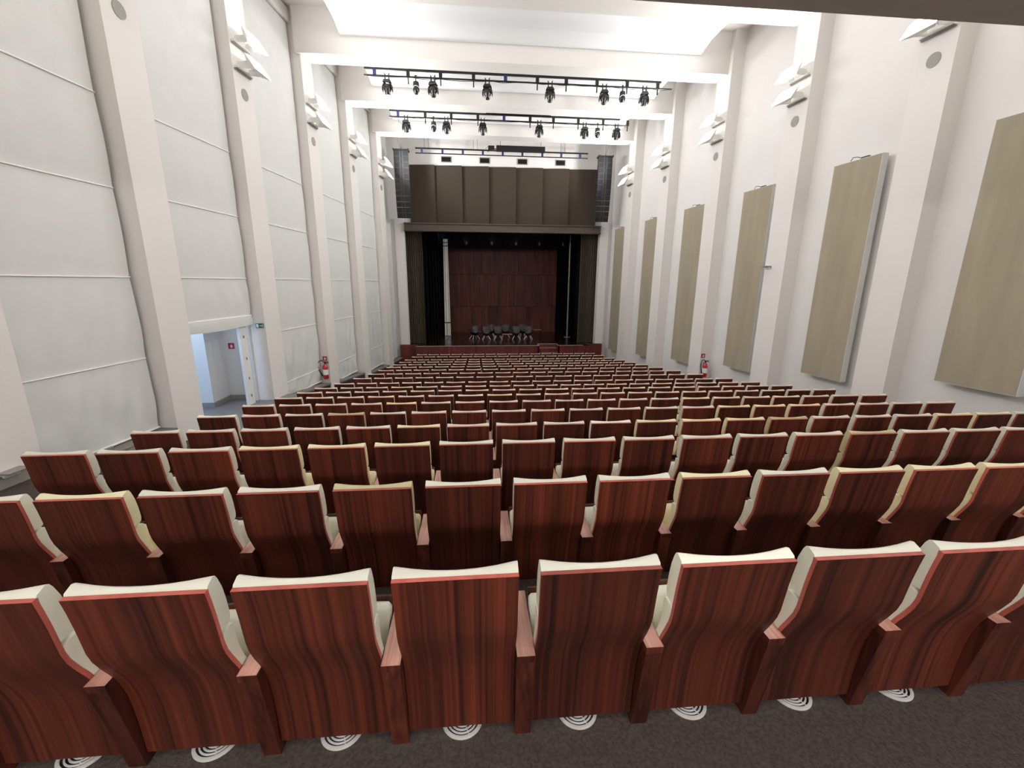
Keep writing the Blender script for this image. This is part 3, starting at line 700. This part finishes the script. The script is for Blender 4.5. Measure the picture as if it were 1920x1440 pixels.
def moving_head():
    t = thing('moving_head_light', '', 'stage light', (0, 0, 0), 0, 'black stage lights hanging from the bars')
    for s in (-1, 1):
        mb = MB(); mb.box(s*0.055-0.014, s*0.055+0.014, -0.03, 0.03, -0.12, 0.05); mb.tube([(s*0.055, 0, 0.05), (s*0.075, 0, 0.08)], 0.012, 6); mb.build('clamp', M['black_metal'], t)
    mb = MB(); mb.hexa([(-0.13, -0.09, -0.20), (0.13, -0.09, -0.20), (0.13, 0.09, -0.20), (-0.13, 0.09, -0.20), (-0.085, -0.08, -0.11), (0.085, -0.08, -0.11), (0.085, 0.08, -0.11), (-0.085, 0.08, -0.11)])
    mb.build('base', M['black_gloss'], t, bevel=0.012)
    for s in (-1, 1):
        mb = MB(); mb.prism([(s*0.10, -0.20), (s*0.145, -0.27), (s*0.155, -0.40), (s*0.135, -0.46), (s*0.115, -0.38), (s*0.115, -0.27), (s*0.04, -0.21)], 'y', -0.05, 0.05); mb.build('yoke_arm', M['black_gloss'], t, bevel=0.006)
    mb = MB(); mb.lathe([(0.0, -0.23), (0.07, -0.235), (0.105, -0.27), (0.112, -0.33), (0.10, -0.40), (0.08, -0.44), (0.078, -0.50), (0.06, -0.525), (0, -0.525)], (0, 0, 0), 20)
    h = mb.build('head', M['black_gloss'], t, smooth=40)
    mb = MB(); mb.lathe([(0.0, -0.527), (0.05, -0.527), (0.05, -0.530), (0, -0.530)], (0, 0, 0), 16); mb.build('lens', M['chrome'], h)
    return t
def profile_spot():
    t = thing('small_spotlight', '', 'stage light', (0, 0, 0), 0, 'black stage lights hanging from the bars')
    mb = MB(); mb.box(-0.014, 0.014, -0.03, 0.03, -0.14, 0.04); mb.box(-0.04, 0.04, -0.02, 0.02, 0.04, 0.055); mb.build('clamp', M['black_metal'], t)
    mb = MB(); mb.lathe([(0.0, -0.14), (0.08, -0.14), (0.095, -0.18), (0.10, -0.36), (0.10, -0.40), (0.07, -0.46), (0.055, -0.50), (0, -0.50)], (0, 0, 0), 18); b = mb.build('housing', M['black_gloss'], t, smooth=35)
    mb = MB(); n = 10; mb.tube([(0.085*math.cos(PI*k/n), -0.07*math.sin(PI*k/n)-0.04, -0.34+0.05*math.sin(PI*k/n)) for k in range(n+1)], 0.009, 6); mb.build('white_ring', M['sign_white'], b, smooth=60)
    return t
mh, ps = moving_head(), profile_spot()
first = {'m': True, 'p': True}
oth = ['leftmost', 'second from left', 'third from left', 'fourth from left', 'fifth from left', 'sixth from left', 'seventh from left', 'rightmost']
for y, zlo, xs, bn in ((16.6, 6.70, [-2.78, -1.83, -1.26, 0.58, 2.75, 4.67, 5.33, 6.12], 'nearer'), (19.9, 6.58, [-2.65, -1.54, -1.01, 0.49, 2.87, 4.82, 5.39, 6.22], 'farther')):
    for k, x in enumerate(xs):
        kind = 'p' if k in (1, 6) else 'm'; src = ps if kind == 'p' else mh
        lab = ('black moving head light, %s of eight on the %s bar' if kind == 'm' else 'narrow black spotlight, %s of eight on the %s bar') % (oth[k], bn)
        rz = ((k*37+int(y)) % 9-4)*0.06
        src.scale = (1.16, 1.16, 1.08) if kind == 'm' else (1.1, 1.1, 1.0)
        if first[kind]: src.location = (x, y, zlo); src['label'] = lab; first[kind] = False
        else: dup(src, (x, y, zlo), rz, lab)

# ------------------------------------------------------------------ line arrays
def line_array(x, y, side, lab):
    t = thing('line_array_speaker', lab, 'speaker', (x, y, 6.10), 0, 'black line array speakers beside the stage')
    tilt = 0.0; z = 0.0; yy = 0.0; s = side
    mb = MB(); mb.box(-0.37, 0.37, -0.2, 0.25, 0.0, 0.05); mb.box(-0.37, -0.33, -0.2, 0.25, 0.05, 0.08); mb.box(0.33, 0.37, -0.2, 0.25, 0.05, 0.08); mb.build('flying_frame', M['black_metal'], t)
    mb = MB(); mb.tube([(0, 0, 0.05), (-0.03, 0.05, CEIL-6.10)], 0.012, 6); mb.tube([(0, 0, 0.05), (-0.14*s, 0.05, 0.45), (-0.3*s, 0.1, CEIL-6.10)], 0.012, 6); mb.tube([(0.03, 0, 0.05), (0.05, 0.05, CEIL-6.10)], 0.02, 6)
    mb.build('suspension_cable', M['grey_metal'], t)
    for k in range(12):
        tilt = 0.006*k*k/3; h = 0.248
        R = Matrix.Translation((0, yy, z)) @ Matrix.Rotation(tilt, 4, 'X')
        def T(p): return R @ Vector(p)
        mb = MB()
        pts = [(-0.35, -0.10, -h), (0.35, -0.10, -h), (0.30, 0.30, -h+0.03), (-0.30, 0.30, -h+0.03), (-0.35, -0.10, 0), (0.35, -0.10, 0), (0.30, 0.30, -0.03), (-0.30, 0.30, -0.03)]
        mb.hexa([T(p) for p in pts]); c = mb.build('cabinet', M['speaker_box'], t)
        mb = MB()
        for (a, b) in ((-0.33, -0.10), (0.10, 0.33)):
            q = [(a, -0.112, -h+0.02), (b, -0.112, -h+0.02), (b, -0.10, -h+0.02), (a, -0.10, -h+0.02), (a, -0.112, -0.02), (b, -0.112, -0.02), (b, -0.10, -0.02), (a, -0.10, -0.02)]
            mb.hexa([T(p) for p in q])
        q = [(-0.025, -0.108, -h), (0.025, -0.108, -h), (0.025, -0.10, -h), (-0.025, -0.10, -h), (-0.025, -0.108, 0), (0.025, -0.108, 0), (0.025, -0.10, 0), (-0.025, -0.10, 0)]
        mb.hexa([T(p) for p in q])
        mb.build('speaker_grille', M['grille'], c)
        e = R @ Vector((0, 0, -h-0.003)); yy, z = e.y, e.z
    return t
line_array(-3.36, 22.9, 1, 'black line array of stacked loudspeakers hanging left of the stage')
line_array(6.67, 22.9, -1, 'black line array of stacked loudspeakers hanging right of the stage')

# ------------------------------------------------------------------ auditorium seats
W2 = 0.2375; PITCH = 0.56
REAR = [(-.167, .977), (-.155, .915), (-.143, .84), (-.134, .77), (-.127, .715), (-.114, .665), (-.090, .608), (-.060, .545), (-.034, .48), (-.014, .40), (-.003, .32), (.006, .2), (.012, .06)]
def offs(pl, t):
    out = []
    for i, (y, z) in enumerate(pl):
        a = pl[max(i-1, 0)]; b = pl[min(i+1, len(pl)-1)]; d = Vector((b[0]-a[0], b[1]-a[1])).normalized()
        out.append((y-d.y*t, z+d.x*t))
    return out
def back_panel_mesh():
    mb = MB(); fr = offs(REAR, 0.019); n = len(REAR)
    vs = []
    for x in (-W2, W2):
        vs += [(x, y, z) for y, z in REAR]+[(x, y, z) for y, z in fr]
    m = 2*n
    fs = []; mi = []
    for i in range(n-1):
        mb.f.append((i, i+1, m+i+1, m+i)); mb.mi.append(0)                    # rear
        mb.f.append((n+i, n+i+1, m+n+i+1, m+n+i)); mb.mi.append(0)            # front
        mb.f.append((i, i+1, n+i+1, n+i)); mb.mi.append(1)                    # left edge
        mb.f.append((m+i, m+i+1, m+n+i+1, m+n+i)); mb.mi.append(1)
    mb.f.append((0, n, m+n, m)); mb.mi.append(1)
    mb.f.append((n-1, 2*n-1, m+2*n-1, m+n-1)); mb.mi.append(1)
    mb.v = vs
    return mb
def headrest_mesh():
    mb = MB(); secs = []; NS = 12
    for i in range(NS+1):
        u = -1+2*i/NS; x = W2*u; e = abs(u)
        k = (1-u*u)
        inset = 0.0 if i not in (0, NS) else 0.010
        if i in (0, NS): x = (W2-0.0005)*(1 if u > 0 else -1)
        if i in (1, NS-1): x = (W2-0.010)*(1 if u > 0 else -1); k = 0.08
        tz = -0.008*k
        prof = [(-.116, .762), (-.125, .80), (-.137, .88), (-.143, .95), (-.144, .979), (-.150, .981), (-.147, .990),
                (-.114-.024*k, 1.004+tz), (-.099-.028*k, .999+tz), (-.088-.030*k, .980+tz), (-.070-.026*k, .93), (-.058-.020*k, .87), (-.052-.013*k, .815), (-.051-.010*k, .790), (-.056-.008*k, .772), (-.070-.006*k, .763)]
        c = (-.10, .87)
        secs.append([(x, c[0]+(y-c[0])*(1-inset*2.2), c[1]+(z-c[1])*(1-inset*1.2)) for y, z in prof])
    mb.loft(secs); return mb
def lumbar_mesh():
    mb = MB(); secs = []; NS = 10
    for i in range(NS+1):
        u = -1+2*i/NS; x = W2*u; k = 1-u*u
        if i in (1, NS-1): x = (W2-0.010)*(1 if u > 0 else -1); k = 0.08
        ins = 0.02 if i in (0, NS) else 0
        prof = [(.024, .40), (-.012, .47), (-.040, .54), (-.072, .61), (-.097, .668), (-.108, .71), (-.111, .740), (-.09, .749), (-.058, .751), (-.044, .745), (-.038-.010*k, .72), (-.038-.010*k, .68), (-.026-.010*k, .61), (-.004-.008*k, .545), (.03, .48), (.075, .42), (.08, .40)]
        c = (-.04, .60)
        secs.append([(x, c[0]+(y-c[0])*(1-ins), c[1]+(z-c[1])*(1-ins)) for y, z in prof])
    mb.loft(secs); return mb
def seat_cushion_mesh():
    mb = MB(); secs = []; w = W2-0.004
    prof = [(.10, .27), (.085, .33), (.105, .43), (.135, .53), (.155, .575), (.185, .592), (.215, .585), (.232, .56), (.225, .50), (.205, .40), (.185, .30), (.165, .26), (.13, .25)]
    cy, cz = .16, .42
    for x, s in ((-w, .93), (-w+.012, 1), (-.1, 1.02), (.1, 1.02), (w-.012, 1), (w, .93)):
        secs.append([(x, cy+(y-cy)*s, cz+(z-cz)*s) for y, z in prof])
    mb.loft(secs); return mb
def seat_shell_mesh():
    mb = MB(); mb.prism([(.20, .26), (.215, .25), (.262, .585), (.245, .59)], 'x', -W2+0.004, W2-0.004); return mb
def side_panel_mesh(s):
    x0, x1 = (W2+0.006, W2+0.081) if s > 0 else (-W2-0.081, -W2-0.006)
    mb = MB(); mb.prism([(0, 0), (.36, 0), (.33, .12), (.315, .30), (.30, .492), (-.083, .492)], 'x', x0, x1); return mb
def arm_mesh(s):
    x0, x1 = (W2+0.005, W2+0.082) if s > 0 else (-W2-0.082, -W2-0.005)
    mb = MB(); mb.prism([(-.084, .492), (.305, .492), (.305, .528), (-.088, .528)], 'x', x0, x1); mb.mi = [0, 0, 0, 0, 1, 0]; return mb  # top face alone gets the paler wood, its light put into colour
proto = thing('auditorium_seat', '', 'seat', (0, -50, 0), 0, 'dark wood and leather auditorium seats')
parts = {}
parts['back_panel'] = back_panel_mesh().build('back_panel', [M['wood'], M['wood_edge']], proto, smooth=30)
parts['headrest_cushion'] = headrest_mesh().build('headrest_cushion', M['leather'], proto, smooth=50)
parts['back_cushion'] = lumbar_mesh().build('back_cushion', M['leather'], proto, smooth=50)
parts['seat_cushion'] = seat_cushion_mesh().build('seat_cushion', M['leather'], proto, smooth=50)
parts['seat_shell'] = seat_shell_mesh().build('seat_shell', M['wood'], proto)
parts['side_panel'] = side_panel_mesh(1).build('side_panel', M['wood_side'], proto)
parts['armrest'] = arm_mesh(1).build('armrest', [M['wood_side'], M['wood_arm_lit']], proto)
parts_l = {'side_panel': side_panel_mesh(-1).build('side_panel', M['wood_side'], proto), 'armrest': arm_mesh(-1).build('armrest', [M['wood_side'], M['wood_arm_lit']], proto)}
LE = {}
for nm in ('leather_cream', 'leather_bright', 'leather_olive'):
    for pn in ('headrest_cushion', 'back_cushion', 'seat_cushion'):
        me = parts[pn].data.copy(); me.materials[0] = M[nm]; LE[(nm, pn)] = me

def in_view(p):       # is a seat at p inside the photographed frame (used only to count seats for the labels)
    q = cam_inv @ Vector(p)
    if q.z >= 0: return False
    x = 960+F*q.x/-q.z; y = 720-F*q.y/-q.z
    return -30 < x < 1950 and y < 1440
F = 800.97
yaw, pit, rol = 0.08964, 0.233287, 0.0066274
fw = Vector((math.sin(yaw)*math.cos(pit), math.cos(yaw)*math.cos(pit), -math.sin(pit)))
r0 = Vector((math.cos(yaw), -math.sin(yaw), 0)); u0 = r0.cross(fw)
rr = r0*math.cos(rol)+u0*math.sin(rol); uu = u0*math.cos(rol)-r0*math.sin(rol)
cam_m = Matrix((rr, uu, -fw)).transposed().to_4x4(); cam_inv = cam_m.inverted()

ORD = ['first', 'second', 'third', 'fourth', 'fifth', 'sixth', 'seventh', 'eighth', 'ninth', 'tenth', 'eleventh', 'twelfth', 'thirteenth', 'fourteenth', 'fifteenth',
       'sixteenth', 'seventeenth', 'eighteenth', 'nineteenth', 'twentieth']
CR = {(2, 2): 'leather_cream', (2, 5): 'leather_olive', (2, 9): 'leather_cream', (2, 11): 'leather_cream', (2, 12): 'leather_cream', (2, 13): 'leather_cream', (2, 14): 'leather_cream',
      (3, 3): 'leather_cream', (3, 4): 'leather_cream', (3, 5): 'leather_cream', (3, 13): 'leather_olive', (1, 8): 'leather_bright', (4, 5): 'leather_cream', (4, 9): 'leather_bright', (4, 10): 'leather_cream',
      (4, 11): 'leather_cream', (4, 12): 'leather_cream', (4, 13): 'leather_olive', (4, 17): 'leather_cream', (4, 18): 'leather_cream', (5, 0): 'leather_bright', (5, 3): 'leather_olive', (5, 13): 'leather_cream', (5, 14): 'leather_cream',
      (5, 15): 'leather_cream', (6, 13): 'leather_cream', (6, 16): 'leather_cream', (7, 6): 'leather_bright', (8, 9): 'leather_bright', (8, 12): 'leather_cream', (9, 12): 'leather_cream', (10, 3): 'leather_bright', (12, 9): 'leather_bright'}
DESC = {'leather': 'pale grey', 'leather_cream': 'cream yellow', 'leather_bright': 'bright ivory', 'leather_olive': 'olive tan'}
stuff = []; nvis = 0
LASTROW = 19
for n in range(1, 20):
    L_, R_, N = ROWS[n]; s = (R_-L_)/N; sx = s/PITCH if n > 7 else 1.0
    y, z = ypost(n), zfl(n)
    spots = []
    for k in range(N):
        x = L_+s*k+W2*sx if n > 7 else -3.678+PITCH*k+W2
        vis = in_view((x-0.2, y-0.16, z+0.95)) or in_view((x+0.2, y-0.16, z+0.95))
        if n <= 4 and not vis:
            # keep one unseen seat beyond each frame edge, leave the others out
            if not (in_view((x-0.2-PITCH, y, z+0.9)) or in_view((x+0.2+PITCH, y, z+0.9))): continue
        spots.append((k, x, vis))
    vi = [k for k, x, v in spots if v]
    for j, (k, x, vis) in enumerate(spots):
        leather = CR.get((n, k), 'leather')
        rn = random.Random(n*100+k)
        if leather == 'leather' and (n, k) not in CR and n > 5 and rn.random() < 0.07: leather = 'leather_cream'
        loc = (x, y, z)
        if n >= LASTROW: stuff.append((loc, sx)); continue
        nvis += vis
        row = 'first row from the camera' if n == 1 else '%s row from the camera' % ORD[n-1]
        if vis: lab = '%s leather seat, wood back, %s, %s seat from left' % (DESC[leather], row, ORD[vi.index(k)])
        else:
            e_ = abs(k-(vi[0] if k < vi[0] else vi[-1]))
            lab = '%s seat of the %s past the %s edge of the photo' % (ORD[e_-1], row, 'left' if k < vi[0] else 'right')
        o = proto.copy(); C.objects.link(o); o.location = loc; o.scale = (sx, 1, 1); o['label'] = lab
        o['group'] = 'seats in the %s' % row
        for pn, src in parts.items():
            if n >= 10 and pn in ('seat_shell', 'seat_cushion'): continue
            c = src.copy(); C.objects.link(c); c.parent = o
            if leather != 'leather' and (leather, pn) in LE: c.data = LE[(leather, pn)]
        if k == 0:
            for pn, src in parts_l.items():
                c = src.copy(); C.objects.link(c); c.parent = o
print('SEATS in view built singly', nvis, 'mass', len(stuff))
# seats nearest the stage, too many to count: one object
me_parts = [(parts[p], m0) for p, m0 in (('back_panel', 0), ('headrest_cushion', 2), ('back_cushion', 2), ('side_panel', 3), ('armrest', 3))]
mb = MB()
for (loc, sx) in stuff:
    for src, m0 in me_parts:
        d = src.data
        mb.v_off = len(mb.v)
        o_ = len(mb.v)
        mb.v += [(v.co.x*sx+loc[0], v.co.y+loc[1], v.co.z+loc[2]) for v in d.vertices]
        for p in d.polygons:
            mb.f.append(tuple(i+o_ for i in p.vertices)); mb.mi.append(m0+p.material_index)
st = mb.build('auditorium_seats', [M['wood'], M['wood_edge'], M['leather'], M['wood_side'], M['wood_arm_lit']], smooth=35)
tag(st, 'row of wood-backed leather seats nearest the stage', 'seat', None, 'stuff')
for o in [proto]+list(proto.children): bpy.data.objects.remove(o, do_unlink=True)

# ---- floor vents under the seats of the first row
def vent(x, y, z, lab):
    t = thing('floor_vent', lab, 'floor vent', (x, y, z), 0, 'round grey floor vents under the first row')
    mb = MB(); mb.lathe([(0.0, 0.0005), (0.094, 0.0005), (0.094, 0.002), (0, 0.002)], (0, 0, 0), 32); mb.build('backing', M['black_metal'], t)
    def ring(r0, r1, h):
        mb = MB(); n = 40; vs = []
        for k in range(n):
            c, s = math.cos(2*PI*k/n), math.sin(2*PI*k/n)
            vs += [(r0*c, r0*s, 0.001), (r1*c, r1*s, 0.001), (r1*c, r1*s, h*0.6), (r1*c-0.002*c, r1*s-0.002*s, h), (r0*c, r0*s, h)]
        fs = []
        for k in range(n):
            a, b = k*5, ((k+1) % n)*5
            for i in range(5): fs.append((a+i, a+(i+1) % 5, b+(i+1) % 5, b+i))
        mb.add(vs, fs); return mb
    ring(0.083, 0.098, 0.010).build('rim', M['vent'], t, smooth=40)
    mb = ring(0.066, 0.073, 0.007); 
    for r0 in (0.050, 0.034, 0.018):
        q = ring(r0, r0+0.007, 0.007); mb.add(q.v, q.f)
    for a in range(4):
        c, s = math.cos(a*PI/2+0.4), math.sin(a*PI/2+0.4)
        mb.tube([(0.01*c, 0.01*s, 0.004), (0.085*c, 0.085*s, 0.004)], 0.003, 5)
    mb.build('grille_rings', M['vent'], t)
    return t
vl = ['leftmost round floor vent, cut by the bottom edge of the photo']+['round grey floor vent, %s from the left' % ORD[k] for k in range(1, 8)]+['rightmost round grey floor vent at the front of the photo']
for j, k in enumerate(range(2, 11)):
    x = -3.678+PITCH*(k+1)+W2-PITCH
    vent(x, ypost(1)+0.09, FLOOR1, vl[j])

# ------------------------------------------------------------------ lights
# unseen fill lights added under the balcony to brighten the nearest rows
k = 0
for y in (-1.5, 0.1):
    for x in (-4.4, -1.6, 1.2, 4.0, 6.8):
        t = thing('added_fill_light', 'added square fill light under the balcony soffit, unseen behind the camera', 'added light', (x, y, 1.12), 0, 'added fill lights under the balcony')
        mb = MB(); mb.box(-0.32, 0.32, -0.32, -0.30, -0.012, 0); mb.box(-0.32, 0.32, 0.30, 0.32, -0.012, 0); mb.box(-0.32, -0.30, -0.30, 0.30, -0.012, 0); mb.box(0.30, 0.32, -0.30, 0.30, -0.012, 0)
        mb.build('light_frame', M['white_metal'], t)
        mb = MB(); mb.box(-0.30, 0.30, -0.30, 0.30, -0.006, 0); mb.build('diffuser', M['lamp'], t)
        l = bpy.data.lights.new('added_fill_lamp', 'AREA'); l.shape = 'SQUARE'; l.size = 0.58; l.energy = 8; l.color = (1, 0.98, 0.96)
        lo = bpy.data.objects.new('added_fill_lamp', l); C.objects.link(lo); lo.parent = t; lo.location = (0, 0, -0.02)
def area(name, loc, target, sx, sy, energy, col):
    l = bpy.data.lights.new(name, 'AREA'); l.shape = 'RECTANGLE'; l.size = sx; l.size_y = sy; l.energy = energy; l.color = col
    o = bpy.data.objects.new(name, l); C.objects.link(o); o.location = loc
    o.rotation_euler = (Vector(target)-Vector(loc)).to_track_quat('-Z', 'Y').to_euler(); return o
for k, x in enumerate((-4.0, -0.8, 2.4, 5.6)):  # unseen fill lights added on the rear wall for the seat backs
    t = thing('added_rear_fill', 'added long fill light on the rear wall, unseen behind the camera', 'wall light', (x, YB, 0.8), 0, 'added fill lights on the rear wall')
    mb = MB(); mb.box(-0.8, 0.8, 0, 0.07, -0.12, 0.12); mb.build('light_body', M['white_metal'], t)
    mb = MB(); mb.box(-0.76, 0.76, 0.07, 0.08, -0.09, 0.09); mb.build('diffuser', M['lamp'], t)
    l = bpy.data.lights.new('added_rear_fill_lamp', 'AREA'); l.shape = 'RECTANGLE'; l.size = 1.5; l.size_y = 0.18; l.energy = 40; l.color = (1, 0.98, 0.96)
    lo = bpy.data.objects.new('added_rear_fill_lamp', l); C.objects.link(lo); lo.parent = t; lo.location = (0, 0.09, 0); lo.rotation_euler = (PI/2, 0, 0); lo.rotation_euler = Vector((0, 1, -0.05)).to_track_quat('-Z', 'Y').to_euler()
area('passage_window_daylight', (-8.9, 8.9, -1.5), (-6.9, 11.0, -2.0), 1.4, 1.8, 62, (0.28, 0.55, 1.0))
area('passage_added_fill', (-6.9, 10.0, -0.05), (-6.9, 10.3, -3), 0.8, 0.3, 22, (0.8, 0.9, 1.0))  # fill added to brighten the passage, no fixture behind it
area('stage_work_light', (1.5, 25.2, 2.4), (1.8, 29.5, -1.0), 5.0, 0.3, 26, (1.0, 0.93, 0.85))
area('stage_blue_lamp', (-2.3, 28.4, 3.0), (-1.7, 28.0, 2.0), 0.2, 0.2, 5, (0.2, 0.4, 1.0))

w = bpy.data.worlds.new('world'); bpy.context.scene.world = w; w.use_nodes = True
w.node_tree.nodes['Background'].inputs[0].default_value = (0.9, 0.95, 1, 1); w.node_tree.nodes['Background'].inputs[1].default_value = 0.02

# ------------------------------------------------------------------ camera
cd = bpy.data.cameras.new('camera'); cam = bpy.data.objects.new('camera', cd); C.objects.link(cam)
cd.sensor_width = 36; cd.lens = F*36/1920; cd.clip_start = 0.05; cd.clip_end = 200
cam.matrix_world = cam_m
sc = bpy.context.scene; sc.camera = cam
sc.view_settings.view_transform = 'Standard'; sc.view_settings.look = 'None'; sc.view_settings.gamma = 1; sc.view_settings.exposure = 0.07
sc.view_settings.use_curve_mapping = False
sc.cycles.use_denoising = True; sc.cycles.max_bounces = 10; sc.cycles.diffuse_bounces = 6; sc.cycles.adaptive_threshold = 0.02; sc.cycles.sample_clamp_indirect = 8
